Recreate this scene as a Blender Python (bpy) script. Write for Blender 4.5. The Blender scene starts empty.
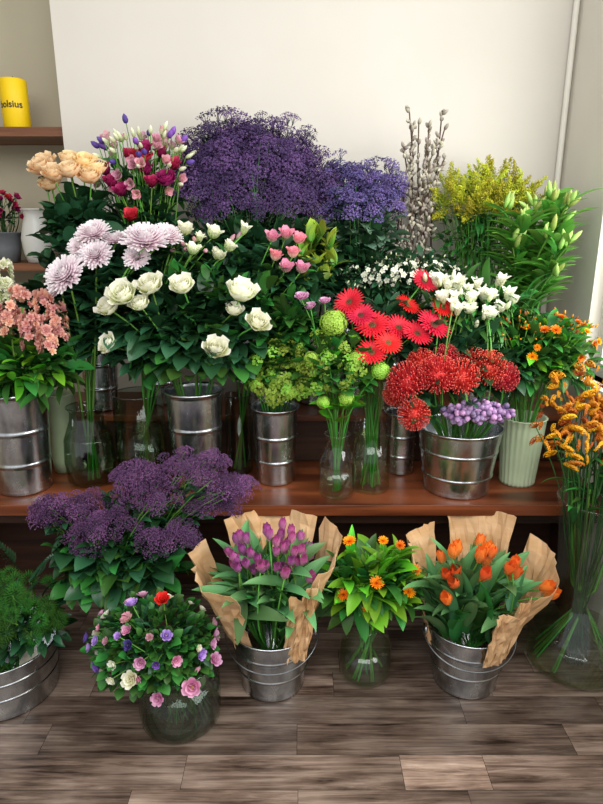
import bpy, math
import numpy as np
from mathutils import Vector
R=np.random.default_rng(11)
pi=math.pi
def rnd(a=0.,b=1.,n=None): return R.uniform(a,b,n)
def hx(h):
    h=h.lstrip('#'); o=[]
    for i in (0,2,4):
        c=int(h[i:i+2],16)/255; o.append(c/12.92 if c<=.04045 else ((c+.055)/1.055)**2.4)
    return tuple(o)+(1,)
# ---------------------------------------------------------------- materials
M={}
def nm(name):
    m=bpy.data.materials.new(name); m.use_nodes=True; nt=m.node_tree; nt.nodes.clear()
    out=nt.nodes.new('ShaderNodeOutputMaterial'); M[name]=m
    return m,nt,out
def N(nt,t,**k):
    n=nt.nodes.new(t)
    for a,b in k.items(): setattr(n,a,b)
    return n
def flora(name,c0,c1,rough=.5,trans=.25,var=.5,hue=.03,spec=.3):
    m,nt,out=nm(name); L=nt.links.new
    g=N(nt,'ShaderNodeAttribute',attribute_name='g'); v=N(nt,'ShaderNodeAttribute',attribute_name='v')
    mx=N(nt,'ShaderNodeMix',data_type='RGBA'); mx.inputs[6].default_value=hx(c0); mx.inputs[7].default_value=hx(c1)
    L(g.outputs['Fac'],mx.inputs[0])
    hs=N(nt,'ShaderNodeHueSaturation')
    mr=N(nt,'ShaderNodeMapRange'); mr.inputs[3].default_value=1-var; mr.inputs[4].default_value=1+var*.6
    mh=N(nt,'ShaderNodeMapRange'); mh.inputs[3].default_value=.5-hue; mh.inputs[4].default_value=.5+hue
    L(v.outputs['Fac'],mr.inputs[0]); L(v.outputs['Fac'],mh.inputs[0])
    L(mr.outputs[0],hs.inputs['Value']); L(mh.outputs[0],hs.inputs['Hue']); L(mx.outputs[2],hs.inputs['Color'])
    b=N(nt,'ShaderNodeBsdfPrincipled'); b.inputs['Roughness'].default_value=rough; b.inputs['Specular IOR Level'].default_value=spec
    L(hs.outputs[0],b.inputs['Base Color'])
    if trans>0:
        t=N(nt,'ShaderNodeBsdfTranslucent'); L(hs.outputs[0],t.inputs['Color'])
        ms=N(nt,'ShaderNodeMixShader'); ms.inputs[0].default_value=trans
        L(b.outputs[0],ms.inputs[1]); L(t.outputs[0],ms.inputs[2]); L(ms.outputs[0],out.inputs[0])
    else: L(b.outputs[0],out.inputs[0])
def noisy(name,c0,c1,scale=(5,5,5),rough=.6,detail=6,metal=0,bump=0,rvar=0,spec=.4,dist=0):
    m,nt,out=nm(name); L=nt.links.new
    tc=N(nt,'ShaderNodeTexCoord'); mp=N(nt,'ShaderNodeMapping'); mp.inputs['Scale'].default_value=scale
    ns=N(nt,'ShaderNodeTexNoise'); ns.inputs['Detail'].default_value=detail; ns.inputs['Scale'].default_value=1; ns.inputs['Distortion'].default_value=dist
    L(tc.outputs['Object'],mp.inputs[0]); L(mp.outputs[0],ns.inputs['Vector'])
    cr=N(nt,'ShaderNodeValToRGB'); cr.color_ramp.elements[0].color=hx(c0); cr.color_ramp.elements[1].color=hx(c1)
    cr.color_ramp.elements[0].position=.3; cr.color_ramp.elements[1].position=.7
    L(ns.outputs[0],cr.inputs[0])
    b=N(nt,'ShaderNodeBsdfPrincipled'); b.inputs['Roughness'].default_value=rough; b.inputs['Metallic'].default_value=metal
    b.inputs['Specular IOR Level'].default_value=spec
    L(cr.outputs[0],b.inputs['Base Color'])
    if rvar:
        mr=N(nt,'ShaderNodeMapRange'); mr.inputs[3].default_value=rough-rvar; mr.inputs[4].default_value=rough+rvar
        L(ns.outputs[0],mr.inputs[0]); L(mr.outputs[0],b.inputs['Roughness'])
    if bump:
        bp=N(nt,'ShaderNodeBump'); bp.inputs['Strength'].default_value=bump; bp.inputs['Distance'].default_value=.005
        L(ns.outputs[0],bp.inputs['Height']); L(bp.outputs[0],b.inputs['Normal'])
    L(b.outputs[0],out.inputs[0]); return m
def glass(name,tint,refl=.75,dark=0.0):
    m,nt,out=nm(name); L=nt.links.new
    tr=N(nt,'ShaderNodeBsdfTransparent'); tr.inputs[0].default_value=hx(tint)
    gl=N(nt,'ShaderNodeBsdfGlossy'); gl.inputs['Roughness'].default_value=.03; gl.inputs[0].default_value=(1,1,1,1)
    lw=N(nt,'ShaderNodeLayerWeight'); lw.inputs[0].default_value=.3
    pw=N(nt,'ShaderNodeMath',operation='POWER'); pw.inputs[1].default_value=2.2; L(lw.outputs['Facing'],pw.inputs[0])
    mr=N(nt,'ShaderNodeMapRange'); mr.inputs[3].default_value=.06; mr.inputs[4].default_value=refl
    L(pw.outputs[0],mr.inputs[0])
    ms=N(nt,'ShaderNodeMixShader'); L(mr.outputs[0],ms.inputs[0]); L(tr.outputs[0],ms.inputs[1]); L(gl.outputs[0],ms.inputs[2])
    L(ms.outputs[0],out.inputs[0])
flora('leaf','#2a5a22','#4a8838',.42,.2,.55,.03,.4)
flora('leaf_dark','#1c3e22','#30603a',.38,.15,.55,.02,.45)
flora('leaf_bright','#4c9824','#86cc34',.45,.3,.45)
flora('leaf_lily','#2f7428','#84c450',.35,.25,.45,.02,.6)
flora('leaf_tulip','#38703e','#74a868',.45,.2,.4)
flora('leaf_grey','#3c5c44','#648468',.55,.15,.4)
flora('leaf_yellow','#4c8428','#b8cc48',.45,.3,.4)
flora('stem','#3f7a2c','#6aa040',.5,0,.4)
flora('stem_dark','#24451f','#3c6a30',.5,0,.4)
flora('stem_brown','#3a2a20','#54402f',.7,0,.4)
flora('peach','#fcb450','#ffecc0',.5,.3,.1,.012)
flora('magenta','#801440','#c83468',.5,.25,.35,.03)
flora('lisi_pale','#d8e0b0','#e69cbc',.5,.3,.25,.03)
flora('violet_bud','#4a2c80','#7e5cb8',.5,.2,.4)
flora('statice','#2e1e40','#6e5288',.65,.1,.5,.02)
flora('statice_blue','#443a70','#7c6eaa',.65,.1,.45,.02)
flora('trachelium','#3e2840','#7d5482',.7,.1,.5,.025)
flora('willow','#605848','#b8b0a0',.8,0,.35)
flora('solidago','#909820','#d8d838',.6,.15,.35)
flora('lily_bud','#6a9c34','#b8cc70',.45,.15,.3)
flora('mum','#f0c0d4','#fffafb',.5,.3,.05,.006)
flora('cream','#dce494','#fffdf0',.45,.3,.05,.01)
flora('cream_green','#b8d070','#fbf8e4',.45,.3,.15,.02)
flora('pinkedge','#f8f2d8','#f08cac',.5,.3,.15,.02)
flora('stock','#e08c7c','#fccab8',.55,.3,.25,.03)
flora('white','#e8ecc0','#fffff4',.5,.25,.08,.02)
flora('viburnum','#7cb820','#c4e468',.5,.25,.3,.02)
flora('alchem','#6c9c2c','#b0d450',.5,.25,.35,.03)
flora('coral','#b00c28','#f43044',.5,.25,.18,.006)
flora('pin','#c01a26','#f84844',.5,.2,.2,.006)
flora('pintip','#f05650','#ff8878',.5,.1,.2,.006)
flora('center_dark','#5a1414','#a03820',.7,0,.4)
flora('center_yel','#a0a030','#e0cc40',.7,0,.4)
flora('center_gerb','#34100e','#8c6440',.7,0,.3)
flora('berry','#5c4484','#c8a0cc',.5,.1,.5,.05)
flora('orange','#e85a08','#ff9a18',.5,.25,.25,.02)
flora('tulip_or','#fcac5c','#f87028',.4,.3,.12,.014,.5)
flora('tulip_pu','#ecb8d4','#ac3490',.4,.3,.3,.03,.5)
flora('kanga','#94400a','#e89818',.6,.15,.5,.03)
flora('red','#c01020','#f03040',.5,.2,.3)
flora('pink','#e868a8','#f8c8e0',.5,.25,.25)
flora('lilac','#8460c0','#c8a8ec',.5,.25,.3)
flora('moss','#1c5a1e','#64b03c',.6,.25,.35,.02)
noisy('wall_paint','#c9c4b9','#cfcac0',(2,2,2),.85,spec=.2)
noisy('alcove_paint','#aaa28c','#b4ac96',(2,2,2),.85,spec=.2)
noisy('side_paint','#d2cdc0','#dad5c9',(2,2,2),.85,spec=.2)
noisy('white_trim','#dcd8cc','#e6e2d8',(3,3,3),.6)
noisy('wood_bench','#421c0d','#8a4a2a',(1.5,14,30),.33,dist=.6,bump=.15,rvar=.1)
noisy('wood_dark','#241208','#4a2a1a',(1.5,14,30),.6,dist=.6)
noisy('wood_board','#5a3420','#8a5836',(1.5,20,30),.5,dist=.5)
noisy('zinc','#a2a6a8','#d0d4d6',(34,34,16),.25,metal=1,rvar=.08,detail=4)
noisy('zinc_wire','#707476','#909496',(20,20,20),.35,metal=1)
noisy('kraft','#c29664','#dcb88e',(6,6,30),.75,bump=.3,spec=.2)
noisy('ceramic_white','#c8c8c0','#dcdcd6',(4,4,4),.3)
noisy('ceramic_grey','#606468','#7c8084',(4,4,4),.5)
noisy('green_pot','#a4b490','#bccaa8',(4,4,4),.45)
noisy('candle_wax','#e8c000','#f4d010',(4,4,4),.5)
noisy('ink','#2c2c1c','#302c20',(4,4,4),.6)
noisy('gap','#1c1612','#261e18',(4,4,4),.8)
glass('glass','#fafdfb'); glass('glass_dark','#ccd8d0'); glass('water','#e8f0dc',.25)
# laminate planks
m,nt,out=nm('laminate'); L=nt.links.new
at=N(nt,'ShaderNodeAttribute',attribute_name='v'); tc=N(nt,'ShaderNodeTexCoord')
ad=N(nt,'ShaderNodeVectorMath',operation='ADD'); sc=N(nt,'ShaderNodeVectorMath',operation='SCALE'); sc.inputs[3].default_value=37
L(at.outputs['Vector'],sc.inputs[0]); L(tc.outputs['Object'],ad.inputs[0]); L(sc.outputs[0],ad.inputs[1])
mp=N(nt,'ShaderNodeMapping'); mp.inputs['Scale'].default_value=(3.2,60,1); L(ad.outputs[0],mp.inputs[0])
ns=N(nt,'ShaderNodeTexNoise'); ns.inputs['Scale'].default_value=1; ns.inputs['Detail'].default_value=10; ns.inputs['Roughness'].default_value=.72; ns.inputs['Distortion'].default_value=.8
L(mp.outputs[0],ns.inputs['Vector'])
mp2=N(nt,'ShaderNodeMapping'); mp2.inputs['Scale'].default_value=(5,12,1); L(ad.outputs[0],mp2.inputs[0])
n2=N(nt,'ShaderNodeTexNoise'); n2.inputs['Scale'].default_value=1; n2.inputs['Detail'].default_value=3; L(mp2.outputs[0],n2.inputs['Vector'])
sm=N(nt,'ShaderNodeMath',operation='MULTIPLY_ADD'); sm.inputs[1].default_value=.4; L(n2.outputs[0],sm.inputs[0])
s2=N(nt,'ShaderNodeMath',operation='MULTIPLY'); s2.inputs[1].default_value=.65; L(ns.outputs[0],s2.inputs[0]); L(s2.outputs[0],sm.inputs[2])
cr=N(nt,'ShaderNodeValToRGB'); e=cr.color_ramp.elements; e[0].position=.4; e[0].color=hx('#32241b'); e[1].position=.66; e[1].color=hx('#a89383')
q=cr.color_ramp.elements.new(.51); q.color=hx('#735f52'); L(sm.outputs[0],cr.inputs[0])
mr=N(nt,'ShaderNodeMapRange'); mr.inputs[3].default_value=.45; mr.inputs[4].default_value=1.65; L(at.outputs['Fac'],mr.inputs[0])
hs=N(nt,'ShaderNodeHueSaturation'); L(cr.outputs[0],hs.inputs['Color']); L(mr.outputs[0],hs.inputs['Value'])
b=N(nt,'ShaderNodeBsdfPrincipled'); b.inputs['Roughness'].default_value=.36; L(hs.outputs[0],b.inputs['Base Color'])
bp=N(nt,'ShaderNodeBump'); bp.inputs['Strength'].default_value=.15; bp.inputs['Distance'].default_value=.002; L(ns.outputs[0],bp.inputs['Height']); L(bp.outputs[0],b.inputs['Normal'])
L(b.outputs[0],out.inputs[0])
# ---------------------------------------------------------------- mesh core
class T:
    def __init__(s,v,faces,mat=0,g=None,raw=None):
        s.v=np.asarray(v,float).reshape(-1,3)
        if raw: s.l,s.c,s.m=raw
        else:
            s.l=np.array([i for f in faces for i in f],int); s.c=np.array([len(f) for f in faces],int)
            s.m=np.full(len(faces),mat,int)
        s.g=np.zeros(len(s.v)) if g is None else np.asarray(g,float)
    def cp(s,v=None): return T(s.v if v is None else v,None,g=s.g,raw=(s.l,s.c,s.m))
    def rz(s,a):
        c,n=math.cos(a),math.sin(a); return s.cp(s.v@np.array([[c,n,0],[-n,c,0],[0,0,1]]))
    def sc(s,k): return s.cp(s.v*np.asarray(k))
    def tr(s,x,y,z): return s.cp(s.v+np.array([x,y,z]))
    def mt(s,k): t=s.cp(); t.m=np.full(len(s.m),k); return t
def cat(ts):
    o=0; V=[];Lp=[];C=[];Mm=[];G=[]
    for t in ts:
        V.append(t.v);Lp.append(t.l+o);C.append(t.c);Mm.append(t.m);G.append(t.g);o+=len(t.v)
    return T(np.vstack(V),None,g=np.concatenate(G),raw=(np.concatenate(Lp),np.concatenate(C),np.concatenate(Mm)))
def nrm(a): return a/np.maximum(np.linalg.norm(a,axis=-1,keepdims=True),1e-9)
def frames(D,roll):
    D=nrm(np.asarray(D,float)); ref=np.array([0,0,-1.])+R.normal(0,.12,D.shape)
    X=nrm(ref-D*np.sum(ref*D,1,keepdims=True)); Y=np.cross(D,X)
    c=np.cos(roll)[:,None]; s=np.sin(roll)[:,None]; X2=X*c+Y*s; Y2=np.cross(D,X2)
    return np.stack([X2,Y2,D],2)
def orient(t,D,P=(0,0,0),s=1.,roll=None):
    Fm=frames(np.array([D]),np.array([rnd(0,6.28) if roll is None else roll]))[0]
    return t.cp(np.asarray(P)+s*(t.v@Fm.T))
class B:
    def __init__(s): s.V=[];s.L=[];s.C=[];s.M=[];s.G=[];s.W=[];s.n=0;s.mats=[]
    def mi(s,name):
        if name not in s.mats: s.mats.append(name)
        return s.mats.index(name)
    def add(s,t,mats,P=None,D=None,S=1.,roll=None,v=None):
        if isinstance(mats,str): mats=[mats]
        if P is None:
            X=t.v[None]; n=1
        else:
            P=np.atleast_2d(np.asarray(P,float)); n=len(P)
            if D is None: D=np.tile([0,0,1.],(n,1))
            D=np.atleast_2d(np.asarray(D,float))
            if len(D)!=n: D=np.tile(D,(n,1))
            S=np.broadcast_to(np.asarray(S,float),(n,))
            if roll is None: roll=rnd(0,6.283,n)
            roll=np.broadcast_to(roll,(n,))
            X=P[:,None,:]+S[:,None,None]*np.einsum('nij,vj->nvi',frames(D,roll),t.v)
        nv=len(t.v); mm=np.array([s.mi(k) for k in mats])[t.m]
        s.V.append(X.reshape(-1,3)); s.L.append(((np.arange(n)*nv+s.n)[:,None]+t.l[None]).ravel())
        s.C.append(np.tile(t.c,n)); s.M.append(np.tile(mm,n)); s.G.append(np.tile(t.g,n))
        vv=rnd(0,1,n) if v is None else np.full(n,v); s.W.append(np.repeat(vv,nv)); s.n+=n*nv
    def obj(s,name,loc=(0,0,0),parent=None,smooth=True):
        if not s.V: return None
        V=np.vstack(s.V)-np.asarray(loc); Lp=np.concatenate(s.L); C=np.concatenate(s.C); Mi=np.concatenate(s.M)
        me=bpy.data.meshes.new(name); me.vertices.add(len(V)); me.vertices.foreach_set('co',V.ravel().astype(np.float32))
        me.loops.add(len(Lp)); me.loops.foreach_set('vertex_index',Lp.astype(np.int32))
        me.polygons.add(len(C)); me.polygons.foreach_set('loop_start',np.concatenate([[0],np.cumsum(C)[:-1]]).astype(np.int32))
        for k in s.mats: me.materials.append(M[k])
        me.polygons.foreach_set('material_index',Mi.astype(np.int32))
        me.polygons.foreach_set('use_smooth',np.full(len(C),smooth))
        a=me.attributes.new('v','FLOAT','POINT'); a.data.foreach_set('value',np.concatenate(s.W).astype(np.float32))
        a=me.attributes.new('g','FLOAT','POINT'); a.data.foreach_set('value',np.concatenate(s.G).astype(np.float32))
        me.update(calc_edges=True); me.validate()
        ob=bpy.data.objects.new(name,me); bpy.context.scene.collection.objects.link(ob)
        if parent: ob.parent=parent
        else: ob.location=loc
        return ob
def empty(name,loc):
    e=bpy.data.objects.new(name,None); e.location=loc; e.empty_display_size=.05
    bpy.context.scene.collection.objects.link(e); return e
def grid(nu,nv,off=0,wrap=False):
    f=[]; w=nu+1 if not wrap else nu
    for j in range(nv):
        for i in range(nu):
            a=j*w+i; b_=j*w+(i+1)%w if wrap else a+1
            f.append((a+off,b_+off,b_+w+off,a+w+off))
    return f
def petal(L=1,W=.3,a0=0,a1=0,cup=.2,nu=4,nv=6,p=.7,base=.2,tip=.05,curl=0,fold=False,mat=0,wav=0,z0=0,r0=0):
    V=[];G=[];x=r0;z=z0
    for j in range(nv+1):
        t=j/nv; a=a0+(a1-a0)*t+curl*t**3
        w=W*max(math.sin(pi*t**p)**.75 if 0<t<1 else 0, base*(1-t) if t<.5 else tip)
        for i in range(nu+1):
            u=-1+2*i/nu; q=cup*w*(abs(u) if fold else u*u)+ (wav*math.sin(u*5+t*9)*t*W)
            V.append((x-math.cos(a)*q,u*w,z+math.sin(a)*q)); G.append(t)
        x+=L/nv*math.sin(a); z+=L/nv*math.cos(a)
    return T(V,grid(nu,nv),mat,G)
def lathe(prof,seg=32,mat=0):
    V=[];G=[]
    for k,(r,z) in enumerate(prof):
        for i in range(seg):
            a=2*pi*i/seg; V.append((r*math.cos(a),r*math.sin(a),z)); G.append(k/(len(prof)-1))
    return T(V,grid(seg,len(prof)-1,wrap=True),mat,G)
def tube(pts,r0,r1=None,sides=5,mat=0):
    P=np.asarray(pts,float); n=len(P); r1=r0 if r1 is None else r1
    Tn=nrm(np.gradient(P,axis=0)); ref=np.array([.31,.87,.23]) if abs(Tn[0][1])<.8 else np.array([1.,.1,.2])
    X=nrm(ref-Tn*(Tn@ref)[:,None]); Y=np.cross(Tn,X); rr=np.linspace(r0,r1,n)[:,None,None]
    a=np.arange(sides)*2*pi/sides
    V=P[:,None,:]+rr*(X[:,None,:]*np.cos(a)[None,:,None]+Y[:,None,:]*np.sin(a)[None,:,None])
    return T(V.reshape(-1,3),grid(sides,n-1,wrap=True),mat,np.repeat(np.linspace(0,1,n),sides))
def ring(t,n,ph=0,jit=0): return [t.rz(ph+2*pi*i/n+(rnd(-jit,jit))).sc(rnd(1-jit,1+jit)) for i in range(n)]
# ---------------------------------------------------------------- flower templates (radius ~1)
def ball(r=1,nz=6,seg=8,sx=1,mat=0): return lathe([(max(.02,r*math.sin(pi*k/nz)),-r*sx*math.cos(pi*k/nz)) for k in range(nz+1)],seg,mat)
octa=T([(1,0,0),(0,1,0),(-1,0,0),(0,-1,0),(0,0,1),(0,0,-.6)],[(0,1,4),(1,2,4),(2,3,4),(3,0,4),(1,0,5),(2,1,5),(3,2,5),(0,3,5)],0,[.6,.6,.6,.6,1,0])
cupf=T([(0,0,0)]+[(math.cos(a),math.sin(a),.55) for a in np.arange(8)*pi/4*1.0],[(0,1+i,1+(i+1)%8) for i in range(8)],0,[0]+[1,.6]*4)
for i in range(2,9,2): cupf.v[i]*=np.array([.5,.5,.8])
def rose(open_=1.):
    o=[]
    for k,(n,Lp,W,a0,a1,cu) in enumerate([(3,.85,.28,.35,-.35,0),(3,1.,.4,.55,-.35,.1),(4,1.12,.5,.75,-.4,.3),(5,1.22,.6,.95,-.4,.55),(5,1.28,.68,1.15,-.35,.9*open_),(5,1.35,.72,1.4,-.1,1.05*open_)]):
        o+=ring(petal(Lp,W,a0,a1,.55,4,7,.9,.4,.45,cu,wav=.02),n,k*.7,.08)
    return cat(o)
def mum():
    o=[]
    for k in range(11):
        f=k/10; o+=ring(petal(.5+.55*f,.10+.025*f,.05+1.4*f,-.6+1.75*f,.6,2,5,.95,.4,.45,.2),13+int(14*f),k*.33,.1)
    return cat(o)
def gerb():
    o=[]
    for k in range(3): o+=ring(petal(1-.2*k,.095,1.15-.15*k,1.55-.15*k,.3,2,4,.8,.5,.2),27-4*k,k*.2,.05)
    o+=ring(petal(.42,.05,.8,1.3,.3,2,2,.8,.6,.2),22,0,.05)
    c=lathe([(.02,.2),(.12,.2),(.22,.15),(.28,.05)],14,1); o.append(c)
    for i in range(40):
        a=i*2.4; r=.29*math.sqrt(i/40); o.append(octa.sc(.035).tr(r*math.cos(a),r*math.sin(a),.2-.3*r*r).mt(1))
    return cat(o)
def calend():
    o=[]
    for k in range(5): o+=ring(petal(1-.17*k,.13,1.15-.28*k,1.35-.33*k,.3,2,3,.8,.5,.4),17-2*k,k*.2,.08)
    o.append(ball(.16,5,8,.5,1).tr(0,0,.22)); return cat(o)
def anem():
    o=[]
    for k in range(3): o+=ring(petal(1-.18*k,.48,1.2-.35*k,.5-.35*k,.4,4,5,.95,.3,.5,.3,wav=.05),6-k,k*.5,.1)
    o.append(ball(.16,4,8,.8,1).tr(0,0,.18)); return cat(o)
def tulip():
    o=[]
    for k in range(2): o+=ring(petal(1.3,.36-.03*k,.7-.15*k,-.36,.55,4,8,.95,.4,.08,.12*k),3,k*pi/3,.05)
    return cat(o)
def freesia():
    o=ring(petal(1.1,.3,.25,1.0,.3,3,5,.95,.25,.15),3,0,.08)+ring(petal(1.1,.26,.2,.85,.3,3,5,.95,.25,.15),3,pi/3,.08)
    return cat(o)
def lisi():
    o=[]
    for k in range(3): o+=ring(petal(1.15-.12*k,.5,.7-.15*k,.3-.15*k,.3,4,5,.95,.2,.35,.9-.3*k,wav=.04),4,k*.6,.1)
    return cat(o)
def stockf():
    o=[]
    for k in range(3): o+=ring(petal(1-.2*k,.36,1.5-.45*k,1.3-.5*k,.2,3,3,.8,.3,.5,.2,wav=.2),6-k,k*.4,.2)
    return cat(o)
def fl5():
    o=[]
    for i in range(5): o.append(T([(0,0,0),(.6,-.4,.2),(1,0,.1),(.6,.4,.2)],[(0,1,2,3)],0,[0,.7,1,.7]).rz(i*2*pi/5))
    return cat(o)
FL5=fl5()
def sph(n,zmin=-1):
    out=[]
    for i in range(n):
        z=1-(1-zmin)*(i+.5)/n; a=i*2.39996; r=math.sqrt(max(0,1-z*z)); out.append((r*math.cos(a),r*math.sin(a),z))
    return np.array(out)
def inst(t,P,D,S): return cat([orient(t,d,p,s) for p,d,s in zip(P,D,S)])
def snow():
    D=sph(110,-.8); return inst(FL5,D*rnd(.8,1,(110,1)),D,rnd(.17,.27,110))
def pincush():
    o=[]
    for d in sph(210,-.4):
        d=nrm(d+R.normal(0,.05,3)); h=np.array([d[0],d[1],0])
        p0=d*.2; p1=d*.6+h*.12; p2=d*.85+h*.12+np.array([0,0,.05]); p3=d*1.0+np.array([0,0,.12])-h*.05
        o.append(tube([p0,p1,p2,p3],.026,.018,3)); o.append(octa.sc((.03,.03,.045)).tr(*p3).mt(1))
    o.append(ball(.45,5,8)); return cat(o)
def fuzz():
    sp=T([(.05,0,0),(-.025,.043,0),(-.025,-.043,0),(0,0,1)],[(0,1,3),(1,2,3),(2,0,3)],0,[0,0,0,1])
    D=sph(110,-.5); return inst(sp,D*.4,nrm(D+R.normal(0,.06,D.shape)),rnd(.4,.55,110))
def spray(n,t,flat=.35,size=.11,rad=1):
    a=rnd(0,6.28,n); r=np.sqrt(rnd(0,1,n))*rad; P=np.stack([r*np.cos(a),r*np.sin(a),flat*(1-r*r)+rnd(-.15,.15,n)],1)
    o=[inst(t,P,nrm(np.stack([P[:,0]*.5,P[:,1]*.5,np.ones(n)],1)+R.normal(0,.25,(n,3))),rnd(.7,1.2,n)*size)]
    for i in range(0,n,max(1,n//8)): o.append(tube([(0,0,-.9),tuple(P[i]*np.array([.4,.4,.3])-np.array([0,0,.3])),tuple(P[i])],.03,.015,3,1))
    return cat(o)
def kang():
    o=[]
    bud=lathe([(.02,0),(.09,.1),(.12,.4),(.09,.7),(.1,.85),(.02,.9)],6)
    for i in range(8):
        a=-1.15+i*.33; o.append(orient(bud,(math.sin(a),rnd(-.35,.35),math.cos(a)),s=rnd(.8,1.1)))
        o.append(orient(FL5.sc(.2),(math.sin(a),0,math.cos(a)),P=(math.sin(a)*.95,0,math.cos(a)*.95)))
    return cat(o)
def plume():
    o=[];pts=[np.array([.4*t*t,0,t]) for t in np.linspace(0,1,8)]; o.append(tube(pts,.012,.006,3,1))
    for k in range(120):
        t=rnd(.2,1); c=np.array([.4*t*t,0,t]); w=.42*(1.15-t); d=R.normal(0,1,3); d=nrm(d)
        o.append(octa.sc(.033).tr(*(c+d*w*rnd(.1,1)+np.array([0,0,.05]))))
    for k in range(10):
        t=.15+.08*k; c=np.array([.4*t*t,0,t]); a=k*2.4; w=.38*(1.1-t)
        o.append(tube([c,c+np.array([w*math.cos(a),w*math.sin(a),.06])],.006,.003,3,1))
    return cat(o)
BUD=lathe([(.02,0),(.16,.12),(.22,.4),(.17,.75),(.03,1)],7)
LF=petal(1,.2,0,.7,.35,2,6,.75,.08,.02,0,True)
LFW=petal(1,.32,-.1,.6,.3,4,6,.7,.08,.02,.3,True)
LFL=petal(1,.075,-.15,1.2,.4,2,8,.6,.3,.02,0,True)
LFY=petal(1,.11,-.2,.55,.4,2,8,.65,.3,.02,.25,True)
LFT=petal(1,.14,-.1,.45,.5,4,8,.65,.4,.02,.2,True)
LFR=petal(1,.4,0,.5,.3,4,4,.85,.1,.1,0,True)
FERN=cat([tube([(0,0,0),(.05,0,.5),(.2,0,1)],.012,.005,3)]+[orient(petal(.28*(1.1-t),.04,0,.3,.3,2,3),(.1,s_*1.,.6),P=(.2*t*t,0,t),roll=0) for t in np.linspace(.15,1,12) for s_ in (-1,1)])
ROSES=[rose(k) for k in (1.,.6,.8)]; MUM=mum(); GERB=gerb(); CAL=calend(); ANEM=anem(); TUL=[tulip(),tulip()]; FRE=freesia(); LIS=[lisi(),lisi()]
STK=stockf(); SNOW=snow(); PIN=pincush(); FUZZ=fuzz(); KAN=kang(); PLU=[plume(),plume()]
ST_SPRAY=[spray(60,cupf,.45,.125) for _ in range(3)]; TR_SPRAY=[spray(80,octa,.5,.08) for _ in range(3)]; AL_SPRAY=[spray(34,FL5,.5,.2) for _ in range(3)]
# ---------------------------------------------------------------- bouquet builder
def ell(c,r,n,lo=.6,hi=1.,zmin=-.4,ymax=.6):
    out=[]
    while len(out)<n:
        d=R.normal(0,1,3); d/=np.linalg.norm(d)
        if d[2]<zmin or d[1]>ymax: continue
        out.append(d)
    d=np.array(out); k=rnd(lo,hi,n)[:,None]
    return np.array(c)+d*k*np.array(r), nrm(d/np.array(r)*min(r))
class Bq:
    def __init__(s,name,x,y,z,mr,mz,stem='stem'):
        s.name=name; s.b=np.array([x,y,z+.012]); s.mr=mr; s.mz=mz; s.st=B(); s.lf=B(); s.bl=B(); s.stem=stem; s.paths=[]
    def path(s,h,pull=.5):
        a=rnd(0,6.28); r=s.mr*.6*math.sqrt(rnd()); mth=s.b+np.array([0,0,s.mz-s.b[2]])
        dh=(np.array(h)-mth); dh[2]=0; dl=np.linalg.norm(dh)
        m_=mth+np.array([r*math.cos(a),r*math.sin(a),0])*.6+ (dh/dl*min(dl,s.mr*.6) if dl>1e-4 else 0)*.9
        b0=s.b+np.array([-r*math.cos(a),-r*math.sin(a),0])*.9
        m_[:2]=s.b[:2]+(m_[:2]-s.b[:2])*min(1,s.mr*.85/max(1e-5,np.linalg.norm(m_[:2]-s.b[:2])))
        c=m_+nrm(m_-b0)*np.linalg.norm(h-m_)*pull
        t=np.linspace(0,1,7)[:,None]; bz=(1-t)**2*m_+2*t*(1-t)*c+t*t*np.asarray(h)
        return np.vstack([b0,bz])
    def heads(s,P,S,tm,mats,D=None,r=.003,stems=True,face=.45,leaf=None,every=1,roll=None,pull=.5,off=0):
        P=np.atleast_2d(np.asarray(P,float)); n=len(P); S=np.broadcast_to(np.asarray(S,float),(n,))
        if D is None:
            D=nrm(P-np.array([s.b[0],s.b[1],s.mz-.1]))+np.array([0,-face,.15])+R.normal(0,.12,P.shape)
        D=nrm(np.broadcast_to(np.asarray(D,float),P.shape))
        tl=tm if isinstance(tm,list) else [tm]; pick=R.integers(0,len(tl),n)
        for k,t in enumerate(tl):
            q=pick==k
            if q.any(): s.bl.add(t,mats,P[q],D[q],S[q],roll)
        if stems:
            for i in range(0,n,every):
                pt=s.path(P[i]-D[i]*off,pull); s.st.add(tube(pt,r,r*.8,5),s.stem); s.paths.append(pt)
                if leaf:
                    tm_,mt_,sz,k,lo,hi=leaf
                    tt=rnd(lo,hi,k)*6+1; i0=np.minimum(tt.astype(int),6); f=(tt-i0)[:,None]; pp=pt[i0]*(1-f)+pt[np.minimum(i0+1,7)]*f
                    tg=nrm(pt[np.minimum(i0+1,7)]-pt[i0-1]); dd=nrm(tg*.7+nrm(R.normal(0,1,(k,3))*np.array([1,1,.3]))*.9)
                    s.lf.add(tm_,mt_,pp,dd,rnd(.7,1.2,k)*sz,rnd(-.4,.4,k))
    def fol(s,c,r,n,tm,mt,sz,up=.4,lo=.2,hi=1.,zmin=-.6,ymax=.8,which=None):
        P,Dn=ell(c,r,n,lo,hi,zmin,ymax); D=nrm(Dn+np.array([0,-.1,up])+R.normal(0,.35,P.shape))
        (which or s.lf).add(tm,mt,P-D*sz*.4,D,rnd(.7,1.25,n)*sz,rnd(-.5,.5,n))
    def done(s):
        e=empty(s.name,tuple(s.b))
        s.st.obj('stems',s.b,e); s.lf.obj('leaves',s.b,e); s.bl.obj('blooms',s.b,e)
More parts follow.
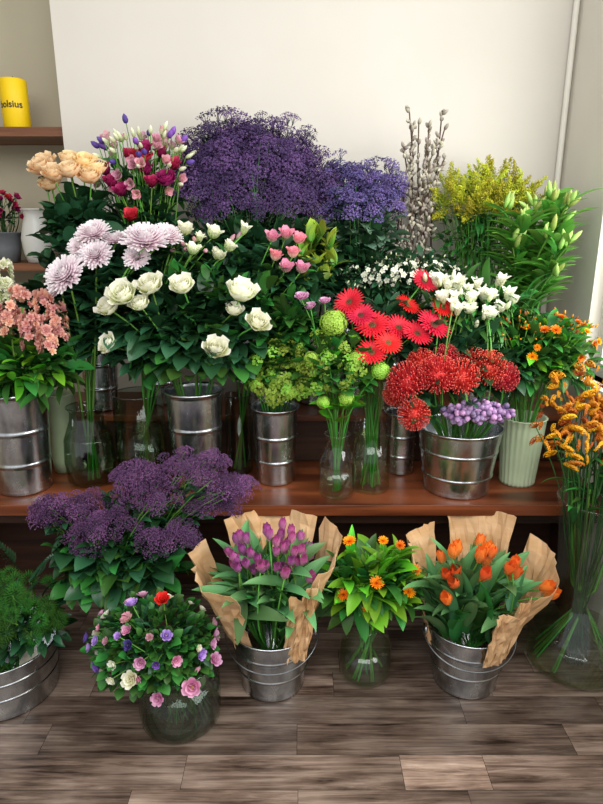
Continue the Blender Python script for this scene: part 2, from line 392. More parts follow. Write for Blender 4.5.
# ---------------------------------------------------------------- containers
def pail(name,x,y,z,Rt,h,taper=.78,handle=True,bands=(.3,.62)):
    rb=Rt*taper; pr=[(.001,.004),(rb*.93,.004),(rb*.95,0),(rb,0),(rb+.002,.006),(rb+.001,.014),(rb+.001,.02)]
    rr=lambda t: rb+(Rt-rb)*t
    for t in sorted(list(bands)):
        for dt,dr in ((-.035,0),(-.022,0),(-.016,.001),(-.006,.0025),(.006,.0025),(.016,.001),(.022,0),(.035,0)): pr.append((rr(t+dt)+dr,h*(t+dt)))
    pr+=[(Rt-.001,h*.94),(Rt-.0005,h*.962),(Rt+.003,h*.97),(Rt+.006,h*.985),(Rt+.004,h),(Rt,h),(Rt-.003,h*.985),(Rt-.004,h*.95),(rb-.004,.02),(.001,.018)]
    e=empty(name,(x,y,z)); b_=B(); b_.add(lathe(pr,64),'zinc'); b_.obj('pail_body',(0,0,0),e)
    if handle:
        w=B(); a0=rnd(-.25,.25)
        for sgn in (-1,1):
            cx,cy=sgn*(Rt+.006)*math.cos(a0),sgn*(Rt+.006)*math.sin(a0)
            w.add(lathe([(.002,-.004),(.016,-.004),(.016,.004),(.002,.004)],14),'zinc',[(cx,cy,h*.88)],[(cx,cy,0.)],1)
        pts=[]
        for t in np.linspace(0,1,25):
            a=pi*t; xx=math.cos(a)*(Rt+.016); yy=-math.sin(a)*(Rt+.008); zz=h*.88-math.sin(a)*h*.3
            k=1-(1-taper)*math.sin(a)*.3
            pts.append((xx*math.cos(a0)-yy*k*math.sin(a0),xx*math.sin(a0)+yy*k*math.cos(a0),zz))
        w.add(tube(pts,.002,None,6),'zinc_wire'); w.obj('bail_handle',(0,0,0),e)
def vase(name,x,y,z,prof,mat='glass',water=None,seg=48,th=.003):
    e=empty(name,(x,y,z)); b_=B(); r,h=prof[-1]
    pr=[(.001,0)]+[(prof[0][0]*.96,0)]+prof+[(r+.0025,h+.001),(r+.0025,h+.005),(r-.002,h+.005),(r-.002,h+.001)]
    if not mat.startswith('glass'): pr+=[(rr_-.006,zz) for rr_,zz in prof[::-1]]+[(.001,.02)]
    b_.add(lathe(pr,seg),mat); b_.obj('vase_body',(0,0,0),e)
    if water:
        w=B(); wp=[]
        for r,zz in prof:
            if zz<water: wp.append((r-th-.001,max(zz,.012)))
        wp+=[(np.interp(water,[q[1] for q in prof],[q[0] for q in prof])-th-.001,water),(.001,water)]
        w.add(lathe(wp,seg),'water'); w.obj('water',(0,0,0),e)
def box(b_,x0,x1,y0,y1,z0,z1,mat):
    V=[(x,y,z) for z in (z0,z1) for y in (y0,y1) for x in (x0,x1)]
    b_.add(T(V,[(0,2,3,1),(4,5,7,6),(0,1,5,4),(2,6,7,3),(0,4,6,2),(1,3,7,5)]),mat)
def boxobj(name,*a):
    b_=B(); box(b_,*a); return b_.obj(name,smooth=False)
# ---------------------------------------------------------------- room
b_=B(); box(b_,-3,1.3,-1.5,2.95,-.06,-.004,'gap')
for y0 in np.arange(-1.395,2.9,.11):
    hero=abs(y0-1.245)<.056
    if hero: cuts=[-3,-2.2,-1.5,-.95,-.32,.274,.506,1.05,1.3]
    else:
        cuts=[-3]
        while cuts[-1]<1.3: cuts.append(min(1.3,cuts[-1]+rnd(.4,.85)))
    for i in range(len(cuts)-1):
        v=rnd(.05,.7)
        if hero and abs(cuts[i]-.274)<1e-6: v=1.2
        x0,x1=cuts[i]+.0006,cuts[i+1]-.0006
        b_.add(T([(x0,y0+.0006,0),(x1,y0+.0006,0),(x1,y0+.1094,0),(x0,y0+.1094,0)],[(0,1,2,3)]),'laminate',v=v)
b_.obj('floor',smooth=False)
boxobj('wall_back',-.95,1.05,2.6,2.95,0,3.0,'wall_paint')
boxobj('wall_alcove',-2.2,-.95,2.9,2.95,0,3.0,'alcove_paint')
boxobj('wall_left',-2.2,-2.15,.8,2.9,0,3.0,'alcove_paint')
b_=B(); box(b_,1.05,1.2,2.2,2.95,0,3,'side_paint'); box(b_,1.05,1.2,.2,2.2,0,.9,'side_paint'); box(b_,1.05,1.2,.2,2.2,2.35,3,'side_paint'); box(b_,1.05,1.2,-.4,.2,0,3,'side_paint')
b_.obj('wall_right',smooth=False)
b_=B()
for a in ((1.09,1.13,.2,.25,.9,2.35),(1.09,1.13,2.15,2.2,.9,2.35),(1.09,1.13,.25,2.15,.9,.95),(1.09,1.13,.25,2.15,2.3,2.35),(1.09,1.13,1.18,1.22,.95,2.3),(1.0,1.09,.18,2.2,.88,.9)): box(b_,*a,'white_trim')
b_.obj('window_1',smooth=False)
b_=B(); b_.add(tube([(1.03,2.58,.74),(1.03,2.58,3)],.011,None,12),'white_trim'); b_.obj('trim_1')
# bench
e=empty('wooden_display_bench',(0,1.85,0)); o=(0,1.85,0)
def part(nm_,*a):
    b_=B(); box(b_,*a); ob=b_.obj(nm_,o,e,False); md=ob.modifiers.new('bevel','BEVEL'); md.width=.003; md.segments=2
part('bench_top',-2.1,1.045,1.85,2.59,.489,.529,'wood_bench')
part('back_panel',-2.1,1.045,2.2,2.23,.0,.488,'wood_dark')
part('riser_top',-2.1,1.045,2.235,2.59,.70,.725,'wood_bench')
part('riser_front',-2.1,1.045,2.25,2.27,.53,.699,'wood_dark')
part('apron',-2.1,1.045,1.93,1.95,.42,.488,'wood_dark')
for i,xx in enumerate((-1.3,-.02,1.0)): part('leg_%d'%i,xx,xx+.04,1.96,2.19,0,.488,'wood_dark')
boxobj('wall_shelf',-2.1,-.955,2.62,2.89,1.778,1.813,'wood_board')
boxobj('wall_shelf',-2.1,-.955,2.62,2.89,1.25,1.28,'wood_board')
# candle
e=empty('pillar_candle',(-1.168,2.7,1.815)); b_=B()
b_.add(lathe([(.001,0),(.049,0),(.053,.004),(.053,.18),(.05,.185),(.04,.182),(.015,.178),(.001,.177)],40),'candle_wax'); b_.obj('wax_body',(0,0,0),e)
b_=B(); b_.add(tube([(0,0,.176),(.001,0,.19),(.003,0,.198)],.0015,None,6),'ink'); b_.obj('wick',(0,0,0),e)
cu=bpy.data.curves.new('label','FONT'); cu.body='bolsius'; cu.size=.036; cu.align_x='CENTER'; cu.offset=.0008
tmp=bpy.data.objects.new('label_tmp',cu); bpy.context.scene.collection.objects.link(tmp); bpy.context.view_layer.update()
me=bpy.data.meshes.new_from_object(tmp.evaluated_get(bpy.context.evaluated_depsgraph_get())); bpy.data.objects.remove(tmp)
for v in me.vertices:
    a=v.co.x/.0536; z=v.co.y+.075; v.co=Vector((.0538*math.sin(a),-.0538*math.cos(a),z))
me.materials.clear(); me.materials.append(M['ink']); ob=bpy.data.objects.new('label',me); bpy.context.scene.collection.objects.link(ob); ob.parent=e
# alcove pots
vase('white_jug',-1.13,2.68,1.282,[(.05,0),(.062,.04),(.068,.1),(.055,.16),(.045,.19),(.055,.215)],'ceramic_white')
vase('grey_flower_pot',-1.28,2.7,1.282,[(.05,0),(.06,.06),(.068,.12)],'ceramic_grey')
q=Bq('dark_red_dried_flowers',-1.28,2.7,1.285,.05,1.4,'stem_dark'); P,D=ell((-1.26,2.69,1.5),(.08,.08,.09),26,.4,1)
q.heads(P,.018,LIS,['magenta'],D,.0015); q.fol((-1.27,2.69,1.47),(.07,.07,.08),40,LF,'leaf_dark',.05); q.done()

# ================================================================ BACK ROW
TZ=.727
def backpot(x,y,r=.075,h=.3): pail('zinc_bucket',x,y,TZ,r,h,.8,False)
# peach roses
pail('zinc_bucket',-.80,2.33,TZ,.075,.3,.8,False)
q=Bq('peach_rose_bouquet',-.80,2.33,TZ,.06,TZ+.3)
H=[(-.87,2.17,1.60),(-.82,2.13,1.575),(-.765,2.13,1.585),(-.71,2.16,1.57),(-.79,2.2,1.625),(-.85,2.18,1.55),(-.74,2.2,1.62),(-.70,2.2,1.6),(-.88,2.22,1.62)]
q.heads(H,.044,ROSES,['peach'],leaf=(LFW,'leaf_dark',.08,7,.3,.9)); q.fol((-.78,2.2,1.42),(.15,.1,.14),170,LFW,'leaf_dark',.075); q.done()
# magenta lisianthus
backpot(-.58,2.42)
q=Bq('magenta_lisianthus_bouquet',-.58,2.42,TZ,.06,TZ+.3)
H=[(-.555,2.24,1.64),(-.535,2.23,1.60),(-.575,2.14,1.45),(-.65,2.2,1.56),(-.62,2.2,1.53),(-.47,2.24,1.57),(-.52,2.22,1.56),(-.49,2.26,1.66),(-.60,2.26,1.65),(-.54,2.24,1.67),(-.45,2.26,1.62),(-.67,2.22,1.6)]
q.heads(H,.04,LIS+ROSES[:1],['magenta'],leaf=(LF,'leaf',.07,6,.4,.95))
P,D=ell((-.57,2.28,1.6),(.17,.1,.16),30,.7,1.05); q.heads(P,.026,LIS,['lisi_pale'],D,.002)
P,D=ell((-.56,2.28,1.61),(.18,.1,.155),18,.9,1.1,0); q.heads(P,.034,BUD.sc((1.4,1.4,1)),['violet_bud'],D,.002)
P,D=ell((-.56,2.28,1.6),(.18,.1,.16),30,.8,1.05,-.2); q.heads(P,.034,BUD,['cream_green'],D,.002)
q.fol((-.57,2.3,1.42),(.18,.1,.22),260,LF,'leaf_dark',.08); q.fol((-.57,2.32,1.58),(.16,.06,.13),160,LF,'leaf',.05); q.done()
# statice
backpot(-.2,2.44,.085)
q=Bq('purple_statice_bunch',-.2,2.44,TZ,.075,TZ+.3,'stem_dark')
for c,r,n in (((-.27,2.37,1.67),(.18,.12,.15),190),((-.11,2.38,1.67),(.17,.12,.14),180),((-.37,2.37,1.58),(.14,.12,.13),120),((.0,2.37,1.58),(.14,.1,.13),120),((-.18,2.35,1.55),(.25,.13,.15),230)):
    P,D=ell(c,r,n,.4,1.08,-.6); q.heads(P,rnd(.024,.042,n),ST_SPRAY,['statice','statice'],D*.6+np.array([0,-.25,.5]),.0013,every=6)
q.fol((-.2,2.38,1.42),(.24,.08,.16),220,LF,'leaf_dark',.06); q.fol((-.2,2.3,1.3),(.26,.08,.15),320,LFW,'leaf_dark',.075); q.done()
# blue statice
backpot(.23,2.43)
q=Bq('blue_statice_bunch',.23,2.43,TZ,.06,TZ+.3,'stem_dark')
for c,r,n in (((.16,2.34,1.57),(.09,.09,.11),80),((.28,2.34,1.56),(.10,.09,.11),90),((.22,2.32,1.5),(.15,.1,.1),90)):
    P,D=ell(c,r,n,.3,1.05,-.6); q.heads(P,rnd(.022,.034,n),ST_SPRAY,['statice_blue','statice'],D*.5+np.array([0,-.2,.7]),.0014,every=4)
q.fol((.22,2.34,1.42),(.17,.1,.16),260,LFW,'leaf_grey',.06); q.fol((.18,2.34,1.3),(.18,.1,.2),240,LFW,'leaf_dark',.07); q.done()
# pussy willow
q=Bq('pussy_willow_branches',.43,2.44,TZ,.05,TZ+.3,'stem_brown'); backpot(.43,2.44,.06)
tips=[(.385,2.37,1.84),(.40,2.35,1.78),(.425,2.38,1.79),(.455,2.36,1.72),(.505,2.37,1.83),(.52,2.38,1.77),(.46,2.37,1.78),(.41,2.36,1.68),(.47,2.38,1.66),(.37,2.37,1.72),(.395,2.38,1.64),(.53,2.38,1.68),(.49,2.35,1.72),(.44,2.34,1.6)]
for tp in tips:
    pt=q.path(np.array(tp),.5); pt[3:7]+=R.normal(0,.008,(4,3)); q.st.add(tube(pt,.006,.0025,5),'stem_brown')
    n=40; tt=rnd(.35,1,n)*5.99+1; i0=tt.astype(int); f=(tt-i0)[:,None]; pp=pt[i0]*(1-f)+pt[np.minimum(i0+1,7)]*f
    dd=nrm(nrm(pt[np.minimum(i0+1,7)]-pt[i0])*.8+R.normal(0,.5,(n,3))); q.bl.add(BUD.sc((1.25,1.25,1)),['willow'],pp,dd,rnd(.018,.028,n))
q.done()
# solidago
backpot(.70,2.47,.075)
q=Bq('yellow_solidago_bunch',.70,2.47,TZ,.06,TZ+.3)
P,D=ell((.68,2.43,1.49),(.21,.09,.11),190,.2,1.0,-.4); q.heads(P,rnd(.06,.10,190),PLU,['solidago','stem'],D*.9+np.array([0,-.15,.6]),.0015,every=2)
q.fol((.68,2.43,1.36),(.19,.08,.2),380,LFL.sc((1,1.5,1)),'leaf',.07); q.done()
# lilies
vase('green_glass_vase',.86,2.34,TZ,[(.05,0),(.065,.06),(.06,.2),(.075,.27)],'glass_dark')
q=Bq('green_lily_bunch',.86,2.34,TZ,.06,TZ+.27)
tips=[(.76,2.15,1.44),(.80,2.2,1.48),(.86,2.18,1.52),(.90,2.16,1.49),(.91,2.2,1.44),(.83,2.1,1.40),(.89,2.08,1.37),(.92,2.2,1.36),(.74,2.18,1.36),(.90,2.3,1.52),(.72,2.2,1.48),(.86,2.1,1.28)]
for tp in tips:
    tp=np.array(tp); pt=q.path(tp,.5); q.st.add(tube(pt,.0045,.003,6),'stem')
    n=34; tt=rnd(.3,.97,n)*5.99+1; i0=tt.astype(int); f=(tt-i0)[:,None]; pp=pt[i0]*(1-f)+pt[np.minimum(i0+1,7)]*f
    dd=nrm(np.array([-.12,0,.8])+nrm(R.normal(0,1,(n,3))*np.array([1,1,.1]))); q.lf.add(LFY,'leaf_lily',pp,dd,rnd(.11,.16,n),rnd(-.3,.3,n))
    k=4; d=nrm(np.array([0,-.2,1])+R.normal(0,.4,(k,3))); q.bl.add(BUD.sc((.7,.7,1)),'lily_bud',np.tile(tp,(k,1))+R.normal(0,.008,(k,3)),d,rnd(.045,.07,k))
q.done()
# leucadendron greens
q=Bq('leucadendron_greens',.04,2.42,TZ,.05,TZ+.3); backpot(.04,2.42,.06)
for tp in [(.0,2.17,1.34),(.035,2.16,1.38),(.07,2.16,1.40),(.10,2.18,1.36),(.05,2.14,1.28),(.09,2.15,1.25),(.02,2.14,1.22),(.12,2.18,1.3)]:
    pt=q.path(np.array(tp),.6); q.st.add(tube(pt,.004,.003,5),'stem'); n=26; t_=rnd(.6,1,n)*5.99+1; i0=t_.astype(int); f=(t_-i0)[:,None]; pp=pt[i0]*(1-f)+pt[np.minimum(i0+1,7)]*f
    q.lf.add(LFY.sc((1,1.6,1)),'leaf_yellow',pp,nrm(np.array([0,-.1,1.])+R.normal(0,.4,(n,3))),rnd(.06,.09,n),rnd(-.4,.4,n))
q.fol((.03,2.3,1.25),(.16,.08,.2),300,LF,'leaf_dark',.09); q.done()
# waxflower
backpot(.33,2.33,.06)
q=Bq('white_waxflower_bunch',.33,2.33,TZ,.05,TZ+.3)
P,D=ell((.36,2.25,1.26),(.23,.08,.075),130,.4,1,-.6); q.heads(P,rnd(.008,.013,130),FL5,['white'],D,.001,every=3); q.heads(P+R.normal(0,.012,P.shape),rnd(.01,.014,130),BUD,['cream_green'],D,stems=False)
q.fol((.36,2.27,1.24),(.25,.07,.11),520,LF,'leaf_dark',.045); q.fol((.35,2.27,1.05),(.22,.07,.17),220,LFW,'leaf_dark',.07); q.done()

# ================================================================ MIDDLE ROW (bench top)
BZ=.5295
# left: stock in bucket
pail('zinc_bucket',-.99,2.0,BZ,.11,.365,.8,False)
q=Bq('pink_stock_bouquet',-.99,2.0,BZ,.1,BZ+.36)
for c,hh in (((-.89,1.93,1.18),.13),((-.83,1.95,1.16),.12),((-.79,1.95,1.13),.1),((-.93,1.92,1.14),.1),((-.86,1.9,1.11),.1),((-.81,1.9,1.08),.08)):
    c=np.array(c); pt=q.path(c); q.st.add(tube(pt,.004,.003,5),'stem'); n=30; a=rnd(0,6.28,n); z=rnd(-.5,.5,n)*hh
    P=c+np.stack([.024*np.cos(a),.024*np.sin(a),z],1); q.bl.add(STK,'stock',P,np.stack([np.cos(a),np.sin(a),np.full(n,.4)],1),rnd(.012,.019,n))
for c in ((-.97,1.93,1.22),(-1.02,1.92,1.2),(-1.06,1.95,1.15),(-.945,1.95,1.26)):
    c=np.array(c); pt=q.path(c); q.st.add(tube(pt,.004,.003,5),'stem'); n=26; a=rnd(0,6.28,n); z=rnd(-.5,.5,n)*.12
    P=c+np.stack([.018*np.cos(a),.018*np.sin(a),z],1); q.bl.add(STK,'cream_green',P,np.stack([np.cos(a),np.sin(a),np.full(n,.4)],1),rnd(.014,.02,n))
q.fol((-.93,1.96,.99),(.2,.12,.13),300,LF,'leaf',.09,.6,.3,1,-.9); q.fol((-.93,1.96,1.0),(.19,.12,.12),120,LF,'leaf_bright',.08,.6,.3,1,-.9); q.fol((-.9,2.03,1.15),(.2,.06,.12),160,LFW,'leaf_dark',.08); q.done()
vase('pale_green_vase',-.905,2.17,BZ,[(.045,0),(.05,.05),(.055,.3)],'green_pot')
vase('glass_vase',-.766,2.05,BZ,[(.06,0),(.085,.02),(.09,.09),(.085,.17),(.06,.24),(.058,.27),(.066,.285)],'glass_dark',.18)
vase('glass_vase',-.58,2.06,BZ,[(.085,0),(.09,.01),(.09,.33)],'glass_dark',.2)
# chrysanthemums in vases
q=Bq('pink_chrysanthemum_bouquet',-.766,2.05,BZ,.05,BZ+.28)
H=[(-.669,2.02,1.40),(-.493,1.98,1.375),(-.735,1.93,1.275),(-.655,1.98,1.335),(-.44,2.03,1.39),(-.71,2.02,1.36),(-.60,2.02,1.38),(-.53,2.0,1.33),(-.78,1.98,1.24)]
q.heads(H,[.058,.078,.07,.056,.058,.05,.045,.045,.045],MUM,['mum'],[(-.1,-.5,.8),(.1,-.45,.9),(-.3,-.7,.6),(0,-.7,.6),(.2,-.4,.8),(-.2,-.6,.6),(0,-.3,.9),(0,-.8,.5),(-.6,-.5,.5)],.004,leaf=(LFW,'leaf_dark',.09,8,.3,.9))
q.fol((-.68,2.06,1.14),(.18,.1,.25),330,LFW,'leaf_dark',.085,.3); q.fol((-.6,2.1,1.3),(.3,.05,.12),200,LFW,'leaf_dark',.08,.3); q.done()
q=Bq('cream_lisianthus_bouquet',-.58,2.06,BZ,.08,BZ+.33)
H=[(-.39,2.06,1.40),(-.34,2.06,1.375),(-.247,2.06,1.35),(-.425,2.06,1.38),(-.197,2.08,1.40),(-.30,2.08,1.39),(-.36,2.03,1.34),(-.28,2.05,1.32)]
q.heads(H,rnd(.034,.044,8),LIS+[FRE],['cream_green'],leaf=(LF,'leaf',.07,5,.4,1)); P,D=ell((-.34,2.1,1.36),(.15,.06,.06),14,.6,1.1,-.1); q.heads(P,.035,BUD,['lisi_pale'],D,.002)
q.fol((-.3,2.1,1.26),(.24,.06,.12),300,LF,'leaf_dark',.085,.3); q.done()
vase('glass_vase',-.235,2.15,BZ,[(.045,0),(.05,.01),(.05,.3)],'glass_dark')
q=Bq('pink_edged_lisianthus_bouquet',-.235,2.15,BZ,.045,BZ+.3)
H=[(-.055,2.07,1.39),(-.015,2.07,1.375),(-.056,2.03,1.285),(-.005,2.04,1.28),(-.09,2.05,1.32),(-.03,2.04,1.33),(-.10,2.06,1.38)]
q.heads(H,.036,LIS+[FRE],['pinkedge'],leaf=(LF,'leaf',.07,7,.4,1)); q.fol((-.08,2.1,1.24),(.17,.05,.14),260,LF,'leaf_dark',.08,.3); q.done()
# white roses in bucket
pail('zinc_bucket',-.377,2.04,BZ,.1,.355,.8,False)
q=Bq('white_rose_bouquet',-.377,2.04,BZ,.085,BZ+.35)
H=[(-.549,1.91,1.207),(-.469,1.92,1.233),(-.37,1.92,1.231),(-.197,1.91,1.207),(-.143,1.89,1.127),(-.27,1.86,1.048),(-.606,1.91,1.055),(-.60,1.92,1.169),(-.50,1.9,1.18),(-.22,1.93,1.16)]
q.heads(H,[.052,.048,.044,.055,.043,.044,.038,.044,.036,.034],ROSES,['cream'],None,.0035,face=.5,leaf=(LFW,'leaf_dark',.09,8,.3,.9),off=.0)
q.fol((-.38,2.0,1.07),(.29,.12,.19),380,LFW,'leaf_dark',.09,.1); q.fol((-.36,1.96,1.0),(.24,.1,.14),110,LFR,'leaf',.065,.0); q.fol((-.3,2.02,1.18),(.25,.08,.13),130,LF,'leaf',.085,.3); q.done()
# green alchemilla in narrow bucket
pail('zinc_bucket',-.095,2.07,BZ,.083,.285,.82,False)
q=Bq('green_alchemilla_bunch',-.095,2.07,BZ,.07,BZ+.28)
P,D=ell((-.065,1.99,.95),(.125,.09,.13),110,.4,1,-.7); q.heads(P,rnd(.018,.03,110),AL_SPRAY,['alchem','stem'],D+np.array([0,0,.4]),.0015,every=3)
q.fol((-.06,2.02,.96),(.14,.09,.14),200,LFR,'leaf',.05); q.fol((-.03,2.03,1.1),(.14,.07,.12),200,LF,'leaf',.08); q.done()
# glass bottle viburnum
vase('glass_bottle_vase',.123,1.95,BZ,[(.06,0),(.064,.008),(.064,.11),(.06,.135),(.045,.165),(.04,.18),(.043,.215)],'glass',.1)
q=Bq('green_viburnum_bunch',.123,1.95,BZ,.032,BZ+.21)
H=[(.102,1.93,1.13),(.145,1.88,.895),(.255,1.9,.98),(.03,1.9,1.02),(.07,1.88,.88),(.175,1.9,1.02)]
q.heads(H,[.044,.026,.03,.024,.022,.026],SNOW,['viburnum'],None,.003,leaf=(LFR,'leaf_bright',.06,5,.3,.95))
P,D=ell((.11,1.93,.98),(.15,.07,.13),60,.5,1,-.7); q.heads(P,rnd(.015,.024,60),AL_SPRAY,['alchem','stem'],D+np.array([0,0,.4]),.0015,every=4)
q.fol((.12,1.93,.97),(.16,.08,.14),150,LFR,'leaf',.05)
P=[(.0,1.98,1.2),(.03,1.97,1.17),(.075,1.96,1.19)]; q.heads(P,[.03,.026,.024],ANEM,['pink','center_dark'],None,.002); q.done()
# gerberas in cylinder vase
vase('glass_cylinder_vase',.247,2.0,BZ,[(.068,0),(.07,.008),(.07,.42)],'glass',.2)
q=Bq('coral_gerbera_bouquet',.247,2.0,BZ,.065,BZ+.42)
H=[(.229,1.94,1.115),(.315,1.96,1.105),(.424,1.95,1.115),(.158,1.97,1.188),(.225,1.9,1.035),(.40,2.02,1.25),(.277,1.91,1.065),(.37,1.93,1.09),(.19,1.93,1.15),(.46,1.98,1.17),(.35,2.02,1.17)]
q.heads(H,[.062,.055,.066,.055,.055,.05,.05,.055,.05,.045,.05],GERB,['coral','center_gerb'],None,.003,face=.7)
q.fol((.28,2.03,1.05),(.18,.07,.16),180,LF,'leaf_dark',.08)
for i in range(16): q.st.add(tube(q.path(np.array([.247+rnd(-.06,.06),2.0,1.0])),.003,.0025,5),'stem')
q.done()
pail('zinc_bucket',.375,2.15,BZ,.062,.24,.82,False)
# proteas bucket
pail('zinc_bucket',.553,2.0,BZ,.145,.235,.78,False,(.28,.66))
q=Bq('red_pincushion_protea_bouquet',.553,2.0,BZ,.13,BZ+.23)
H=[(.34,1.87,.945),(.432,1.86,.975),(.509,1.87,.962),(.36,1.84,.85),(.60,1.9,.985),(.65,1.9,.955),(.39,1.92,1.0),(.47,1.93,1.01),(.31,1.9,.9),(.56,1.93,1.0)]
q.heads(H,[.068,.066,.062,.055,.062,.055,.05,.05,.045,.05],PIN,['pin','pintip'],None,.004,face=.5,leaf=(LF,'leaf_dark',.08,6,.3,.95))
P,D=ell((.57,1.88,.845),(.12,.05,.04),230,.3,1,-.7,.3); q.heads(P,rnd(.008,.012,230),ball(1,4,6),['berry'],D,.001,every=8)
H=[(.46,1.98,1.19),(.52,2.0,1.235),(.505,1.96,1.15),(.60,1.95,1.14),(.65,2.0,1.24),(.61,1.98,1.2),(.55,1.98,1.19),(.45,2.02,1.235),(.57,2.0,1.23),(.64,1.97,1.16),(.48,2.0,1.22),(.69,2.0,1.18)]
H=np.vstack([H,np.array(H)+R.normal(0,.018,(12,3))]); q.heads(H,rnd(.034,.048,24),[FRE,LIS[0]],['white'],None,.003,face=.5); q.heads(H+R.normal(0,.03,H.shape),.035,BUD,['cream_green'],None,.002,stems=False)
q.fol((.55,1.98,.98),(.22,.1,.16),420,LF,'leaf_dark',.08); q.fol((.6,2.05,1.14),(.24,.07,.14),300,LFL.sc((1,1.5,1)),'leaf',.11); q.done()
# ribbed pot with orange mix
prf=[(.06,0),(.062,.01)]+[(.062+.016*t,.02+.225*t) for t in np.linspace(0,1,8)]+[(.083,.25)]
t_=lathe([(.001,0)]+prf+[(.074,.25),(.058,.02),(.001,.018)],96); ang=np.arctan2(t_.v[:,1],t_.v[:,0]); t_.v[:,:2]*=(1+.028*np.cos(ang*24))[:,None]
e=empty('ribbed_green_pot',(.79,2.05,BZ)); b_=B(); b_.add(t_,'green_pot'); b_.obj('pot_body',(0,0,0),e)
q=Bq('orange_mixed_bouquet',.79,2.05,BZ,.06,BZ+.25)
P,D=ell((.83,1.98,1.04),(.19,.09,.1),22,.7,1.05,-.3); q.heads(P,rnd(.012,.022,22),[CAL],['orange','center_dark'],D,.002,leaf=(LF,'leaf',.06,5,.4,1))
P,D=ell((.8,2.0,1.08),(.19,.08,.08),70,.7,1.05,-.2); q.heads(P,.015,BUD,['kanga'],D,.0012,every=3)
q.fol((.81,2.0,.99),(.19,.1,.15),420,LF,'leaf',.07); q.fol((.81,2.0,1.02),(.18,.1,.12),90,LF,'leaf_bright',.06); q.done()

# ================================================================ FLOOR ROW
# kangaroo paws in tall vase
vase('tall_glass_vase',.93,1.74,0.001,[(.14,0),(.157,.012),(.16,.04),(.158,.11),(.14,.16),(.11,.22),(.095,.3),(.093,.38),(.1,.48),(.115,.6)],'glass',.12)
q=Bq('orange_kangaroo_paw_bunch',.93,1.74,0.002,.085,.42,'stem_dark')
P,D=ell((.84,1.7,.88),(.18,.1,.17),190,.15,1,-.8); q.heads(P,rnd(.015,.026,190),KAN,['kanga'],D*.5+np.array([0,-.1,.7]),.0022,every=4)
for i in range(18):
    a=rnd(0,6.28); q.st.add(tube([(.93+.13*math.cos(a),1.74+.13*math.sin(a),.02),(.93+.04*math.cos(a+2.8),1.74+.04*math.sin(a+2.8),.3),(.93+.09*math.cos(a+3),1.74+.07*math.sin(a+3),.66)],.0035,.003,5),'stem')
q.fol((.9,1.72,.66),(.1,.07,.16),30,LFL,'leaf',.14,.8); q.done()
# green dianthus left
pail('zinc_planter',-.95,1.62,0.001,.17,.18,.92,False,(.4,.7))
q=Bq('green_moss_dianthus_bunch',-.95,1.62,.002,.155,.18)
P,D=ell((-.91,1.6,.28),(.19,.13,.13),80,.6,1,-.4); q.heads(P,rnd(.032,.044,80),FUZZ,['moss'],D,.003,every=3); q.fol((-.9,1.62,.24),(.19,.12,.12),200,LF,'leaf_dark',.06)
q.lf.add(FERN,'leaf_dark',[(-.84,1.66,.36),(-.78,1.68,.34),(-.8,1.7,.4),(-.9,1.7,.38)],[(.3,-.2,.6),(.7,-.2,.4),(.4,0,.8),(-.3,-.1,.8)],.16,0.); q.done()
# trachelium
vase('dark_glass_vase',-.60,1.8,.001,[(.08,0),(.09,.02),(.09,.26)],'glass_dark',.15)
q=Bq('purple_trachelium_bunch',-.60,1.8,.002,.08,.26)
for c,r in (((-.33,1.72,.72),.11),((-.225,1.7,.66),.085),((-.46,1.69,.64),.11),((-.70,1.67,.60),.11),((-.58,1.65,.565),.11),((-.40,1.65,.52),.1),((-.28,1.72,.60),.08),((-.50,1.72,.69),.08),((-.78,1.7,.57),.07),((-.64,1.68,.5),.08)):
    P,D=ell(c,(r,r*.8,r*.45),46,.3,1.05,-.3); q.heads(P,rnd(.022,.032,46),TR_SPRAY,['trachelium','trachelium'],D*.6+np.array([0,-.15,.6]),.0018,every=5,leaf=(LF,'leaf_dark',.07,3,.4,.9))
q.fol((-.58,1.7,.38),(.22,.12,.14),200,LFW,'leaf',.08,.1); q.fol((-.58,1.7,.4),(.22,.12,.16),260,LFW,'leaf_dark',.08,.1); q.fol((-.55,1.72,.5),(.22,.08,.1),160,LF,'leaf_dark',.07,.2); q.done()
# anemones
vase('round_glass_vase',-.365,1.5,.001,[(.105,0),(.117,.008),(.122,.05),(.12,.14),(.112,.2)],'glass_dark',.14)
q=Bq('mixed_anemone_bouquet',-.365,1.5,.002,.1,.2)
P,D=ell((-.43,1.49,.265),(.185,.15,.135),40,.85,1.02,-.45,.5); cols=['pink','lilac','cream','violet_bud','pink','lisi_pale','white']
for k,cn in enumerate(cols): q.heads(P[k::7],rnd(.013,.024,len(P[k::7])),ANEM,[cn,'center_yel'],D[k::7],.0018)
q.heads([(-.395,1.5,.40)],.027,ANEM,['red','center_dark'],[(0,-.5,1)],.002); q.heads([(-.30,1.38,.21),(-.39,1.36,.19),(-.25,1.45,.24)],[.034,.025,.025],ANEM,['pink','center_yel'],None,.002); q.heads([(-.455,1.35,.26)],.03,ANEM,['cream','center_yel'],None,.002)
q.fol((-.43,1.5,.25),(.19,.15,.14),620,LFR,'leaf',.032,.3,.5,1,-.5); q.fol((-.43,1.5,.26),(.18,.14,.13),260,LF,'leaf_dark',.04,.3,.4,1,-.5)
for i in range(40):
    a=rnd(0,6.28); q.st.add(tube([(-.365+.09*math.cos(a),1.5+.09*math.sin(a),.015),(-.365+.05*math.cos(a+2),1.5+.05*math.sin(a+2),.2)],.0022,None,5),'stem_dark')
q.done()
